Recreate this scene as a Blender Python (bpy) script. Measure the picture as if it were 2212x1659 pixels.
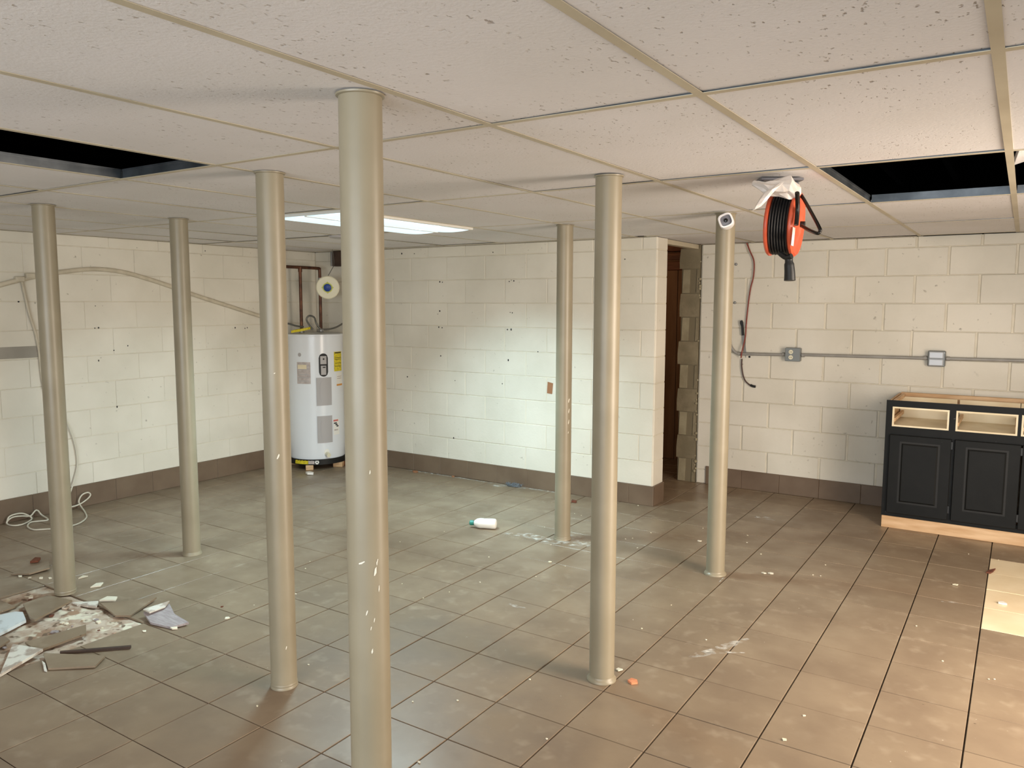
import bpy, math, random
from mathutils import Vector, Matrix
random.seed(7)
for o in list(bpy.data.objects): bpy.data.objects.remove(o)
scene = bpy.context.scene
COL = scene.collection
def srgb(r, g, b):
    f = lambda c: (c/12.92 if c <= .04045 else ((c+.055)/1.055)**2.4)
    return (f(r/255), f(g/255), f(b/255), 1.0)
# ------------------------------------------------------------------ camera
F_PX, W_PX, H_PX = 1695.5, 2212, 1659
CAM = Vector((1.905, -1.876, 1.577)); YAW, PITCH, ROLL = math.radians(33.059), math.radians(-5.926), math.radians(0.126)
cd = bpy.data.cameras.new('camera'); cam = bpy.data.objects.new('camera', cd); COL.objects.link(cam)
cd.sensor_fit = 'HORIZONTAL'; cd.sensor_width = 36.0; cd.lens = F_PX/W_PX*36.0; cd.clip_start = .02
fw = Vector((-math.sin(YAW)*math.cos(PITCH), math.cos(YAW)*math.cos(PITCH), math.sin(PITCH)))
rt0 = Vector((math.cos(YAW), math.sin(YAW), 0)); up0 = rt0.cross(fw)
rt = math.cos(ROLL)*rt0 + math.sin(ROLL)*up0; up = -math.sin(ROLL)*rt0 + math.cos(ROLL)*up0
M = Matrix((rt, up, -fw)).transposed().to_4x4(); M.translation = CAM
cam.matrix_world = M
scene.camera = cam
def to_px(p):
    d = Vector(p) - CAM; z = d.dot(fw)
    return (W_PX/2 + F_PX*d.dot(rt)/z, H_PX/2 - F_PX*d.dot(up)/z, z)
# ------------------------------------------------------------------ world, lights, exposure
wd = bpy.data.worlds.new('world'); scene.world = wd; wd.use_nodes = True
wd.node_tree.nodes['Background'].inputs[0].default_value = (.55, .62, .75, 1)
wd.node_tree.nodes['Background'].inputs[1].default_value = 0.05
def area(name, loc, direction, sx, sy, power, color):
    l = bpy.data.lights.new(name, 'AREA'); l.shape = 'RECTANGLE'; l.size = sx; l.size_y = sy; l.energy = power; l.color = color
    o = bpy.data.objects.new(name, l); COL.objects.link(o); o.location = loc
    o.rotation_euler = Vector(direction).to_track_quat('-Z', 'Z').to_euler()
    return o
dl = area('doorway_daylight', (3.36, 1.35, 1.10), (-1, .17, -.56), 2.6, 1.3, 98, (1.0, .86, .71)); dl.data.spread = math.radians(156)        # warm light in the open side doorway
area('window_daylight', (1.2, -4.48, 1.25), (0, 1, 0), 4.2, 1.3, 114, (.87, .95, 1.0))
pl_ = bpy.data.lights.new('passage_fill', 'POINT'); pl_.energy = 5; pl_.color = (1.0, .62, .34); pl_.shadow_soft_size = .05
po_ = bpy.data.objects.new('passage_fill', pl_); COL.objects.link(po_); po_.location = (-1.9, 4.75, 1.95)      # unseen point light added to brighten the passage wood        # daylight in the long window behind
vs = scene.view_settings
vs.view_transform = 'Standard'; vs.look = 'None'; vs.exposure = 0.66; vs.gamma = 1.0; vs.use_curve_mapping = False
TROFFER = .62
for dx_, dy_ in ((0, .62), (-.75, 0), (0, -.62), (.75, 0)):      # louvred light leaving the ceiling fitting to its four sides
    tl = area('troffer_light', (-1.51+.18*dx_, 1.86+.5*dy_, 2.034), (dx_, dy_, -1), .42, .42, 16 if dy_ > 0 else 12.5, (.63, .92, 1.0))
    tl.data.spread = math.radians(86)
# ------------------------------------------------------------------ mesh helpers
class MB:
    def __init__(s): s.v = []; s.f = []
    def add(s, vs, fs):
        n = len(s.v); s.v += [tuple(v) for v in vs]; s.f += [tuple(i+n for i in f) for f in fs]; return s
    def box(s, x0, x1, y0, y1, z0, z1):
        return s.add([(x0,y0,z0),(x1,y0,z0),(x1,y1,z0),(x0,y1,z0),(x0,y0,z1),(x1,y0,z1),(x1,y1,z1),(x0,y1,z1)],
                     [(3,2,1,0),(4,5,6,7),(0,1,5,4),(1,2,6,5),(2,3,7,6),(3,0,4,7)])
    def bbox(s, x0, x1, y0, y1, z0, z1, b=.004):
        # box with chamfered edges
        p = []
        for z, i in ((z0, b), (z0+b, 0), (z1-b, 0), (z1, b)):
            if i: p.append([(x0+b,y0+b,z),(x1-b,y0+b,z),(x1-b,y1-b,z),(x0+b,y1-b,z)])
            else: p.append([(x0+b,y0,z),(x1-b,y0,z),(x1,y0+b,z),(x1,y1-b,z),(x1-b,y1,z),(x0+b,y1,z),(x0,y1-b,z),(x0,y0+b,z)])
        v = p[0]+p[1]+p[2]+p[3]; f = [(3,2,1,0),(20,21,22,23)]
        for k in range(4):
            a, c = 4+2*k, 4+2*k+1; f.append((k, (k+1) % 4, c, a)); f.append(((k+1) % 4, 4+(2*k+2) % 8, c))
            A, Cc = 12+2*k, 13+2*k; f.append((A, Cc, 20+(k+1) % 4, 20+k)); f.append((Cc, 12+(2*k+2) % 8, 20+(k+1) % 4))
        for k in range(8): f.append((4+k, 4+(k+1) % 8, 12+(k+1) % 8, 12+k))
        return s.add(v, f)
    def frustum(s, w, h, d, b):
        # block seen from its face: lies in local x-z, back at y=0, face at y=-d
        return s.add([(0,0,0),(w,0,0),(w,0,h),(0,0,h),(b,-d,b),(w-b,-d,b),(w-b,-d,h-b),(b,-d,h-b)],
                     [(4,5,6,7),(0,1,5,4),(1,2,6,5),(2,3,7,6),(3,0,4,7)])
    def lathe(s, prof, n=32, c=(0,0,0), axis='z', arc=2*math.pi):
        # prof: (r, h) pairs
        v = []; f = []; closed = abs(arc-2*math.pi) < 1e-6; m = n if closed else n+1
        for r, h in prof:
            for i in range(m):
                a = arc*i/n; p = (r*math.cos(a), r*math.sin(a), h)
                if axis == 'y': p = (p[0], p[2], p[1])
                if axis == 'x': p = (p[2], p[0], p[1])
                v.append((p[0]+c[0], p[1]+c[1], p[2]+c[2]))
        for k in range(len(prof)-1):
            for i in range(m if closed else n):
                j = (i+1) % m; f.append((k*m+i, k*m+j, (k+1)*m+j, (k+1)*m+i))
        if closed:
            if prof[0][0] > 1e-5: f.append(tuple(reversed(range(m))))
            if prof[-1][0] > 1e-5: f.append(tuple((len(prof)-1)*m+i for i in range(m)))
        return s.add(v, f)
    def tube(s, pts, r, n=10, sub=4, taper=None):
        P = [Vector(p) for p in pts]
        if sub > 1 and len(P) > 2:
            Q = []
            for i in range(len(P)-1):
                p0, p1, p2, p3 = P[max(i-1,0)], P[i], P[i+1], P[min(i+2,len(P)-1)]
                for k in range(sub):
                    t = k/sub
                    Q.append(.5*((2*p1)+(p2-p0)*t+(2*p0-5*p1+4*p2-p3)*t*t+(3*p1-p0-3*p2+p3)*t**3))
            Q.append(P[-1]); P = Q
        v = []; f = []; nrm = None
        for i, p in enumerate(P):
            t = (P[min(i+1,len(P)-1)]-P[max(i-1,0)])
            t = t.normalized() if t.length > 1e-9 else Vector((0,0,1))
            if nrm is None: nrm = t.orthogonal().normalized()
            nrm = (nrm - t*nrm.dot(t)); nrm = nrm.normalized() if nrm.length > 1e-6 else t.orthogonal().normalized()
            b = t.cross(nrm); rr = r*(taper(i/(len(P)-1)) if taper else 1)
            for k in range(n):
                a = 2*math.pi*k/n; v.append(p+rr*(math.cos(a)*nrm+math.sin(a)*b))
        for i in range(len(P)-1):
            for k in range(n): f.append((i*n+k, i*n+(k+1) % n, (i+1)*n+(k+1) % n, (i+1)*n+k))
        f.append(tuple(reversed(range(n)))); f.append(tuple((len(P)-1)*n+k for k in range(n)))
        return s.add(v, f)
    def prism(s, poly, z0, z1, tilt=(0,0), ch=0.0):
        # polygon in xy extruded in z; tilt = dz/dx, dz/dy about the polygon's lowest corner
        A = sum(poly[i][0]*poly[(i+1) % len(poly)][1]-poly[(i+1) % len(poly)][0]*poly[i][1] for i in range(len(poly)))
        if A < 0: poly = poly[::-1]
        off = [p[0]*tilt[0]+p[1]*tilt[1] for p in poly]; lo = min(off); n = len(poly)
        v = [(p[0], p[1], z0+o-lo) for p, o in zip(poly, off)]+[(p[0], p[1], z1+o-lo) for p, o in zip(poly, off)]
        return s.add(v, [tuple(reversed(range(n))), tuple(range(n, 2*n))]+[(i, (i+1) % n, n+(i+1) % n, n+i) for i in range(n)])
    def patch(s, c, r, a0, a1, z0, z1, th=.003, n=8, round_=False):
        # curved plate on a vertical cylinder
        v = []; f = []
        for rr in (r, r+th):
            for i in range(n+1):
                t = i/n; a = a0+(a1-a0)*t
                d = 0
                if round_:
                    u = abs(2*t-1); hw = (a1-a0)*r/2; d = hw-math.sqrt(max(0, 1-u*u))*hw
                v += [(c[0]+rr*math.cos(a), c[1]+rr*math.sin(a), z0+d), (c[0]+rr*math.cos(a), c[1]+rr*math.sin(a), z1-d)]
        m = 2*(n+1)
        for i in range(n):
            f.append((m+2*i, m+2*i+2, m+2*i+3, m+2*i+1))
            f.append((2*i, m+2*i, m+2*i+2, 2*i+2)[::-1]); f.append((2*i+1, 2*i+3, m+2*i+3, m+2*i+1)[::-1])
        f.append((0, 1, m+1, m)); f.append((2*n, m+2*n, m+2*n+1, 2*n+1))
        return s.add(v, f)
    def mesh(s, name, smooth=None):
        me = bpy.data.meshes.new(name); me.from_pydata(s.v, [], s.f); me.validate(); me.update()
        if smooth is not None:
            for p in me.polygons: p.use_smooth = True
            me.set_sharp_from_angle(angle=math.radians(smooth))
        return me
    def build(s, name, mat, parent=None, smooth=None, loc=None):
        return link(name, s.mesh(name, smooth), mat, parent, loc)
def link(name, me, mat, parent=None, loc=None):
    if mat and not me.materials: me.materials.append(mat)
    o = bpy.data.objects.new(name, me); COL.objects.link(o)
    if parent: o.parent = parent
    if loc is not None: o.location = loc
    return o
def tag(o, label, cat=None, group=None):
    o['label'] = label
    if cat: o['category'] = cat
    if group: o['group'] = group
    return o
def thing(name, label, cat, loc=(0,0,0), rz=0, group=None):
    o = bpy.data.objects.new(name, None); o.empty_display_size = .05; COL.objects.link(o)
    o.location = loc; o.rotation_euler = (0, 0, rz)
    return tag(o, label, cat, group)
def struct(o): o['kind'] = 'structure'; return o
# ------------------------------------------------------------------ materials
def mat(name, col, rough=.6, metal=0, col2=None, nscale=6, detail=4, bump=0, bscale=40, rand=0, spec=.5, emit=None, contrast=(.35,.65), rough2=None, stretch=None):
    m = bpy.data.materials.new(name); m.use_nodes = True; nt = m.node_tree; N = nt.nodes; L = nt.links
    b = N['Principled BSDF']; b.inputs['Roughness'].default_value = rough; b.inputs['Metallic'].default_value = metal
    b.inputs['Base Color'].default_value = col; b.inputs['Specular IOR Level'].default_value = spec
    geo = N.new('ShaderNodeNewGeometry'); src = geo.outputs['Position']
    if stretch:
        mp = N.new('ShaderNodeMapping'); mp.inputs['Scale'].default_value = stretch; L.new(src, mp.inputs['Vector']); src = mp.outputs['Vector']
    cout = None
    if col2 is not None:
        n = N.new('ShaderNodeTexNoise'); n.inputs['Scale'].default_value = nscale; n.inputs['Detail'].default_value = detail; L.new(src, n.inputs['Vector'])
        r = N.new('ShaderNodeMapRange'); r.inputs[1].default_value, r.inputs[2].default_value = contrast; L.new(n.outputs[0], r.inputs[0])
        mx = N.new('ShaderNodeMix'); mx.data_type = 'RGBA'; mx.inputs[6].default_value = col; mx.inputs[7].default_value = col2
        L.new(r.outputs[0], mx.inputs[0]); cout = mx.outputs[2]
        if rough2 is not None:
            rr = N.new('ShaderNodeMapRange'); rr.inputs[3].default_value = rough; rr.inputs[4].default_value = rough2
            L.new(r.outputs[0], rr.inputs[0]); L.new(rr.outputs[0], b.inputs['Roughness'])
    if rand:
        oi = N.new('ShaderNodeObjectInfo'); rr = N.new('ShaderNodeMapRange'); rr.inputs[3].default_value = 1-rand; rr.inputs[4].default_value = 1+rand
        L.new(oi.outputs['Random'], rr.inputs[0])
        hs = N.new('ShaderNodeHueSaturation'); L.new(rr.outputs[0], hs.inputs['Value'])
        if cout: L.new(cout, hs.inputs['Color'])
        else: hs.inputs['Color'].default_value = col
        cout = hs.outputs[0]
    if cout: L.new(cout, b.inputs['Base Color'])
    if bump:
        n = N.new('ShaderNodeTexNoise'); n.inputs['Scale'].default_value = bscale; n.inputs['Detail'].default_value = 5; L.new(src, n.inputs['Vector'])
        bp = N.new('ShaderNodeBump'); bp.inputs['Strength'].default_value = bump; bp.inputs['Distance'].default_value = .004
        L.new(n.outputs[0], bp.inputs['Height']); L.new(bp.outputs[0], b.inputs['Normal'])
    if emit:
        b.inputs['Emission Color'].default_value = emit[0]; b.inputs['Emission Strength'].default_value = emit[1]
    m['b'] = 1
    return m
def specks(m, col, scale, lo, hi, mask_scale=None, stretch=None, dark_bump=0, seed=0):
    """scatter small marks over an existing material (flecks, pits, dust)"""
    nt = m.node_tree; N = nt.nodes; L = nt.links; b = N['Principled BSDF']
    geo = N.new('ShaderNodeNewGeometry'); mp = N.new('ShaderNodeMapping'); mp.inputs['Location'].default_value = (seed, seed*.7, 0)
    if stretch: mp.inputs['Scale'].default_value = stretch
    L.new(geo.outputs['Position'], mp.inputs['Vector'])
    n = N.new('ShaderNodeTexNoise'); n.inputs['Scale'].default_value = scale; n.inputs['Detail'].default_value = 2; L.new(mp.outputs[0], n.inputs['Vector'])
    r = N.new('ShaderNodeMapRange'); r.inputs[1].default_value, r.inputs[2].default_value = lo, hi; L.new(n.outputs[0], r.inputs[0])
    fac = r.outputs[0]
    if mask_scale:
        n2 = N.new('ShaderNodeTexNoise'); n2.inputs['Scale'].default_value = mask_scale; L.new(geo.outputs['Position'], n2.inputs['Vector'])
        r2 = N.new('ShaderNodeMapRange'); r2.inputs[1].default_value, r2.inputs[2].default_value = .40, .56; L.new(n2.outputs[0], r2.inputs[0])
        mu = N.new('ShaderNodeMath'); mu.operation = 'MULTIPLY'; L.new(fac, mu.inputs[0]); L.new(r2.outputs[0], mu.inputs[1]); fac = mu.outputs[0]
    mx = N.new('ShaderNodeMix'); mx.data_type = 'RGBA'; mx.inputs[7].default_value = col
    bc = b.inputs['Base Color']
    if bc.is_linked: L.new(bc.links[0].from_socket, mx.inputs[6])
    else: mx.inputs[6].default_value = bc.default_value
    L.new(fac, mx.inputs[0]); L.new(mx.outputs[2], bc)
    if dark_bump:
        bp = N.new('ShaderNodeBump'); bp.invert = True; bp.inputs['Strength'].default_value = dark_bump; bp.inputs['Distance'].default_value = .003
        L.new(fac, bp.inputs['Height'])
        nin = b.inputs['Normal']
        if nin.is_linked: L.new(nin.links[0].from_socket, bp.inputs['Normal'])
        L.new(bp.outputs[0], nin)
    return m
PAINT = mat('cream_block_paint', srgb(222,216,203), .55, col2=srgb(211,205,191), nscale=2.2, bump=.25, bscale=55, rand=.02)
specks(PAINT, srgb(150,143,128), 26, .70, .80, mask_scale=1.6, seed=3)
PAINT_J = mat('cream_joint_paint', srgb(222,214,196), .6, col2=srgb(206,198,180), nscale=7, bump=.4, bscale=60)
BROWN = mat('brown_base_paint', srgb(112,94,77), .5, col2=srgb(101,83,67), nscale=5, bump=.15, rand=.012)
TILE = mat('brown_floor_tile', srgb(142,124,103), .30, col2=srgb(127,109,90), nscale=3.5, detail=6, bump=.10, bscale=28, rand=.05, rough2=.46)
specks(TILE, srgb(205,196,180), 60, .745, .80, mask_scale=1.3, seed=11)
specks(TILE, srgb(166,150,129), 13, .54, .92, mask_scale=2.0, seed=5)
specks(TILE, srgb(88,72,57), 34, .74, .80, mask_scale=1.1, seed=21)
CREAM_TILE = mat('cream_floor_tile', srgb(236,218,186), .38, col2=srgb(226,205,170), nscale=5, bump=.08, rand=.03)
SLAB = mat('grout_and_slab', srgb(78,66,54), .9, col2=srgb(60,50,41), nscale=9, bump=.5, bscale=30)
BED = mat('broken_mortar_bed', srgb(202,184,166), .9, col2=srgb(164,132,108), nscale=9, detail=8, bump=.8, bscale=35, contrast=(.4,.6))
specks(BED, srgb(226,217,196), 14, .52, .60, mask_scale=3.0, seed=2); specks(BED, srgb(120,98,80), 22, .60, .68, seed=8)
CTILE = mat('ceiling_tile_white', srgb(224,221,222), .85, col2=srgb(217,214,213), nscale=2.0, bump=.25, bscale=110, rand=.018)
specks(CTILE, srgb(160,150,142), 95, .655, .74, mask_scale=2.6, stretch=(1.0,.5,1), dark_bump=.6, seed=4)
TEE = mat('tee_beige', srgb(196,186,163), .5, col2=srgb(184,173,150), nscale=4)
TEEWEB = mat('tee_web_galvanized', srgb(120,125,130), .35, metal=.8, col2=srgb(90,95,100), nscale=8)
DECK = mat('joist_void_shade', srgb(9,8,8), .95, spec=.1)  # void's shade put into the colour: deck and joists near black
POLE = mat('pole_beige_paint', srgb(149,139,118), .38, col2=srgb(141,131,110), nscale=5, bump=.08, bscale=26)
CHIP = mat('paint_chip_white', srgb(232,226,212), .7)
ENAMEL = mat('heater_white_enamel', srgb(226,229,234), .22)
HGREY = mat('heater_grey_panel', srgb(172,168,168), .45)
HTOP = mat('heater_top_grey', srgb(190,190,186), .4)
BLACK = mat('black_plastic', srgb(22,23,24), .45)
COPPER = mat('aged_copper', srgb(110,72,52), .45, metal=.6, col2=srgb(72,48,38), nscale=14)
FLEX = mat('grey_armoured_cable', srgb(105,104,98), .4, metal=.6)
YELLOW = mat('yellow_label', srgb(226,208,42), .6, col2=srgb(190,172,30), nscale=60)
WHITEP = mat('white_plastic', srgb(232,230,224), .4)
GREYLAB = mat('grey_print_label', srgb(196,186,182), .5, col2=srgb(172,160,156), nscale=30)
ORANGE_L = mat('orange_print', srgb(214,150,70), .6)
RED_P = mat('red_print', srgb(206,120,112), .6)
INK = mat('black_ink', srgb(30,30,32), .6)
BLUE = mat('blue_hub', srgb(28,62,140), .4)
YELGRN = mat('yellow_green_ring', srgb(196,200,84), .5)
CREAMP = mat('cream_plastic', srgb(228,222,196), .4)
WOOD = mat('raw_wood', srgb(210,176,136), .6, col2=srgb(184,146,104), nscale=5, detail=6, stretch=(2,2,14), bump=.1)
WOODX = mat('pine_rail', srgb(216,184,146), .6, col2=srgb(188,148,106), nscale=3, detail=6, stretch=(1.2,8,8))
WOODW = mat('whitewashed_drawer_wood', srgb(236,224,196), .55, col2=srgb(222,206,172), nscale=5)
WOODD = mat('dark_stained_wood', srgb(128,78,46), .6, col2=srgb(98,56,32), nscale=4, stretch=(1.5,1.5,8))
DARKW = mat('old_dark_wood', srgb(74,54,42), .7, col2=srgb(56,40,32), nscale=6)
PLY = mat('brown_plywood', srgb(140,102,66), .65, col2=srgb(120,84,52), nscale=3, stretch=(4,4,.6))
PIERB = mat('raw_concrete_block', srgb(138,127,104), .9, col2=srgb(120,110,88), nscale=8, bump=.7, bscale=45, rand=.05)
PIERL = mat('raw_block_light_web', srgb(156,147,122), .9, col2=srgb(140,130,106), nscale=9, bump=.6, bscale=45)
PIERD = mat('raw_block_cell', srgb(118,108,87), .95, bump=.6, bscale=40)
CABBLK = mat('black_cabinet_paint', srgb(24,25,25), .5, col2=srgb(20,21,21), nscale=6, bump=.12, bscale=40, spec=.18)
specks(CABBLK, srgb(96,98,98), 30, .76, .84, mask_scale=2, seed=9)
ORANGE = mat('orange_reel_plastic', srgb(208,92,60), .4, col2=srgb(188,76,46), nscale=12)
CORDBLK = mat('black_cord', srgb(20,20,22), .5)
BARBLK = mat('black_steel_bar', srgb(30,27,25), .3, metal=.5)
PLASTIC = mat('white_plastic_bag', srgb(226,218,212), .45, bump=.5, bscale=50)
PLASTIC.node_tree.nodes['Principled BSDF'].inputs['Transmission Weight'].default_value = .25
GREYMET = mat('grey_steel_bracket', srgb(112,112,118), .45, metal=.5)
CONDUIT = mat('grey_conduit', srgb(158,155,150), .45, metal=.15, col2=srgb(144,141,136), nscale=10)
BOXGREY = mat('grey_outlet_box', srgb(128,132,132), .45, metal=.3)
BOXLIGHT = mat('light_weather_cover', srgb(190,194,200), .4, metal=.2)
REDCORD = mat('red_brown_cord', srgb(128,48,36), .5)
STEEL = mat('dull_steel', srgb(150,148,145), .4, metal=.6)
WHITECORD = mat('white_cord', srgb(206,200,184), .5)
WALLCABLE = mat('painted_cable', srgb(202,192,172), .6, col2=srgb(184,174,154), nscale=12)
GREYSTRIP = mat('grey_strip', srgb(158,152,142), .8, col2=srgb(146,140,130), nscale=6)
TEAL = mat('teal_cap', srgb(40,128,116), .4)
SHARDW = mat('tile_underside_white', srgb(224,218,206), .8, col2=srgb(176,160,146), nscale=16, contrast=(.5,.62), bump=.5, bscale=60)
SHARDL = mat('tile_underside_lilac', srgb(172,160,160), .8, col2=srgb(150,138,138), nscale=20, stretch=(1,6,1))
SHARDB = mat('bluish_plaster', srgb(216,222,224), .8, col2=srgb(170,172,170), nscale=14, contrast=(.5,.65), bump=.6)
RUST = mat('rust_flake', srgb(120,68,46), .85, col2=srgb(90,48,34), nscale=20)
PLASTERM = mat('plaster_flake', srgb(226,218,198), .8)
ORCHIP = mat('orange_brick_chip', srgb(216,144,102), .8, col2=srgb(196,120,84), nscale=40)
BRICK = mat('brown_clay', srgb(150,104,72), .8)
TUFT = mat('blue_grey_lint', srgb(128,134,140), .9, col2=srgb(90,96,104), nscale=50)
CAMW = mat('camera_white', srgb(232,230,232), .35)
CAMG = mat('camera_grey_face', srgb(112,112,120), .4)
LENSB = mat('camera_lens', srgb(10,10,12), .1)
LAMP = mat('troffer_lens', srgb(235,242,250), .5, emit=((.60,.86,1.0,1), TROFFER))
# ------------------------------------------------------------------ room measures
XL, YB, YR, XE, CH = -4.119, 3.741, 4.724, -0.45, 2.0755
XR, YF, TOPZ = 3.4, -4.5, 2.08
S, TX, TY = .315, .236, .262
# ------------------------------------------------------------------ floor
fl = MB()
fl.box(XL-.25, XR+.25, YF-.25, 6.2, -.15, -.010)
floor = struct(fl.build('floor', SLAB)); tag(floor, 'basement floor of brown square tiles with dark joints')
gx, gy, ch = .0028, .0016, .0015
def tile_geo(mb, x0, x1, y0, y1, z=0.0):
    v = [(x0,y0,-.0095),(x1,y0,-.0095),(x1,y1,-.0095),(x0,y1,-.0095),(x0,y0,z-ch),(x1,y0,z-ch),(x1,y1,z-ch),(x0,y1,z-ch),
         (x0+ch,y0+ch,z),(x1-ch,y0+ch,z),(x1-ch,y1-ch,z),(x0+ch,y1-ch,z)]
    mb.add(v, [(8,9,10,11)]+[(i,(i+1) % 4,4+(i+1) % 4,4+i) for i in range(4)]+[(4+i,4+(i+1) % 4,8+(i+1) % 4,8+i) for i in range(4)])
missing = {(-8,-1),(-7,-1),(-8,-2),(-7,-2),(-9,-1),(-9,-2),(-8,-3)}
shared = {}
cells = []
for i in range(-14, 13):
    for j in range(-16, 19):
        x0, y0 = TX+i*S, TY+j*S; x1, y1 = x0+S, y0+S
        ymax = 5.6 if x0 > -2.2 else YB
        if y0 > ymax-.02 or x0 > XR or x1 < XL or y1 < YF: continue
        if (i, j) in missing: continue
        cx, cy = max(x0, XL)+.0, y0
        X0, X1, Y0, Y1 = max(x0, XL)+gx, min(x1, XR)-gx, max(y0, YF)+gy, min(y1, ymax)-gy
        if X1-X0 < .02 or Y1-Y0 < .02: continue
        px = to_px(((X0+X1)/2, (Y0+Y1)/2, 0))
        vis = px[2] > .3 and -140 < px[0] < W_PX+140 and 0 < px[1] < H_PX+160
        cells.append(((0 if vis else 1, px[2] if px[2] > 0 else 99), i, j, X0, X1, Y0, Y1))
cells.sort()
rest = MB(); restn = 0
for k, (_, i, j, X0, X1, Y0, Y1) in enumerate(cells):
    cream = i >= 5 and 7 <= j <= 10
    if k < 290 or (cream and k < 420):
        key = (round(X1-X0, 4), round(Y1-Y0, 4), cream)
        if key not in shared:
            m = MB(); tile_geo(m, 0, X1-X0, 0, Y1-Y0); shared[key] = m.mesh('floor_tile'); shared[key].materials.append(CREAM_TILE if cream else TILE)
        o = link('floor_tile', shared[key], None, floor, (X0, Y0, random.uniform(-.0006, .0006)))
        o.rotation_euler = (random.uniform(-.0012,.0012), random.uniform(-.0012,.0012), 0)
        if cream: o['label'] = 'pale cream floor tile'
    else: tile_geo(rest, X0, X1, Y0, Y1)
ro = rest.build('floor_tile_field', TILE, floor); ro['kind'] = 'stuff'
# exposed mortar bed where tiles are gone
bed = MB(); n = 44; bx0, bx1, by0, by1 = TX-9*S, TX-6*S, TY-3*S, TY
vv = []; rb = random.Random(3)
for a in range(n+1):
    for b in range(n+1):
        e = min(a, b, n-a, n-b); vv.append((bx0+(bx1-bx0)*a/n, by0+(by1-by0)*b/n, -.0095+(rb.random()**2*.010 if e > 0 else 0)))
bed.add(vv, [(a*(n+1)+b, (a+1)*(n+1)+b, (a+1)*(n+1)+b+1, a*(n+1)+b+1) for a in range(n) for b in range(n)])
bo = bed.build('mortar_bed', BED, floor, 50); bo['label'] = 'rough exposed mortar under missing tiles'; bo['kind'] = 'stuff'
# ------------------------------------------------------------------ block walls
def block_wall(wall, origin, rz, length, z_lines, offs, bl, gapx, gapz, depth, bev, x_start=0.0, skip=None, material=PAINT):
    """blocks lie in the wall's local x-z plane, face towards local -y"""
    cache = {}
    for c in range(len(z_lines)-1):
        z0, z1 = z_lines[c]+gapz/2, z_lines[c+1]-gapz/2
        x = offs[c % 2]
        while x > x_start: x -= bl
        while x < length:
            a, b = max(x, x_start)+gapx/2, min(x+bl, length)-gapx/2; x += bl
            if b-a < .03: continue
            if skip and skip((a+b)/2, (z0+z1)/2): continue
            key = (round(b-a, 3), round(z1-z0, 3))
            if key not in cache:
                cache[key] = MB().frustum(b-a, z1-z0, depth, bev).mesh('block'); cache[key].materials.append(material)
            dy = random.uniform(-.0012, .0012)
            o = link('block', cache[key], None, wall, (a, -depth*.0+dy, z0))
def wall_obj(name, thick, length, x0, loc, rz, label, m=PAINT_J):
    o = MB().box(x0, length, 0, thick, 0, TOPZ).build(name, m); o.location = loc; o.rotation_euler = (0, 0, rz)
    struct(o); tag(o, label); return o
zb = [.0, .14]+[.14+.2045*k for k in range(1, 10)]+[2.075]
zr = [.0, .124]+[.124+.2075*k for k in range(1, 10)]+[2.075]
D = .0045
# back wall: local x runs along +X from the corner, face towards -Y
wb = wall_obj('wall_back', .2, XE-XL, -.25, (XL, YB+D, -.01), 0, 'cream painted concrete block wall behind the water heater')
block_wall(wb, None, 0, XE-XL, [z+.01 for z in zb], (-3.087-XL, -2.87-XL), .42, .005, .004, D, .003)
# end face of back wall, seen from the room
eb = [MB().frustum(.2-.004, zb[c+1]-zb[c]-.005, D, .004) for c in range(len(zb)-1)]
for c, m in enumerate(eb):
    o = m.build('block', PAINT, wb); o.location = (XE-XL, .002, zb[c]+.0125); o.rotation_euler = (0, 0, math.pi/2)
# left wall: face towards +X; local x runs from Y=YB backwards (towards -Y)
wl = wall_obj('wall_left', .2, YB-YF+.2, -.2, (XL-D, YF, -.01), math.pi/2, 'cream painted concrete block wall beside the broken tiles')
block_wall(wl, None, 0, YB-YF, [z+.01 for z in zr], (1.605-YF, 1.81-YF), .42, .0016, .004, D*.8, .0025, x_start=.55-YF-.42)
# right wall: face towards -Y, set back behind the opening
wr = wall_obj('wall_right', .2, XR-XE+.25, 0, (XE, YR+D+.003, -.01), 0, 'cream painted concrete block wall carrying the grey conduit')
block_wall(wr, None, 0, 2.75-XE, [z+.01 for z in zr], (.36-XE, .157-XE), .42, .013, .0025, D+.003, .004)
# remaining walls behind the viewer, with a window and a doorway opening
wf = struct(MB().box(XL-.2, -.95, YF-.2, YF, 0, TOPZ).box(3.35, XR+.2, YF-.2, YF, 0, TOPZ).box(-.95, 3.35, YF-.2, YF, 0, .58).box(-.95, 3.35, YF-.2, YF, 1.93, TOPZ).build('wall_front', PAINT_J)); tag(wf, 'cream block wall with long window opposite the heater')
we = struct(MB().box(XR, XR+.2, YF, .0, 0, TOPZ).box(XR, XR+.2, 2.7, YR+.2, 0, TOPZ).box(XR, XR+.2, .0, 2.7, 1.9, TOPZ).build('wall_east', PAINT_J)); tag(we, 'cream block wall with wide doorway opening')
w1 = MB()
for x in (-.95, .5, 1.9, 3.31): w1.box(x, x+.04, YF-.08, YF-.03, .58, 1.93)
w1.box(-.95, 3.35, YF-.08, YF-.03, .58, .62).box(-.95, 3.35, YF-.08, YF-.03, 1.89, 1.93)
tag(struct(w1.build('window_1', WHITEP)), 'white frame of the long window')
d1 = MB().box(XR-.02, XR+.1, .0, .04, 0, 1.9).box(XR-.02, XR+.1, 2.66, 2.7, 0, 1.9).box(XR-.02, XR+.1, .0, 2.7, 1.86, 1.9)
tag(struct(d1.build('door_1', WOODW)), 'pale frame of the wide side doorway')
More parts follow.
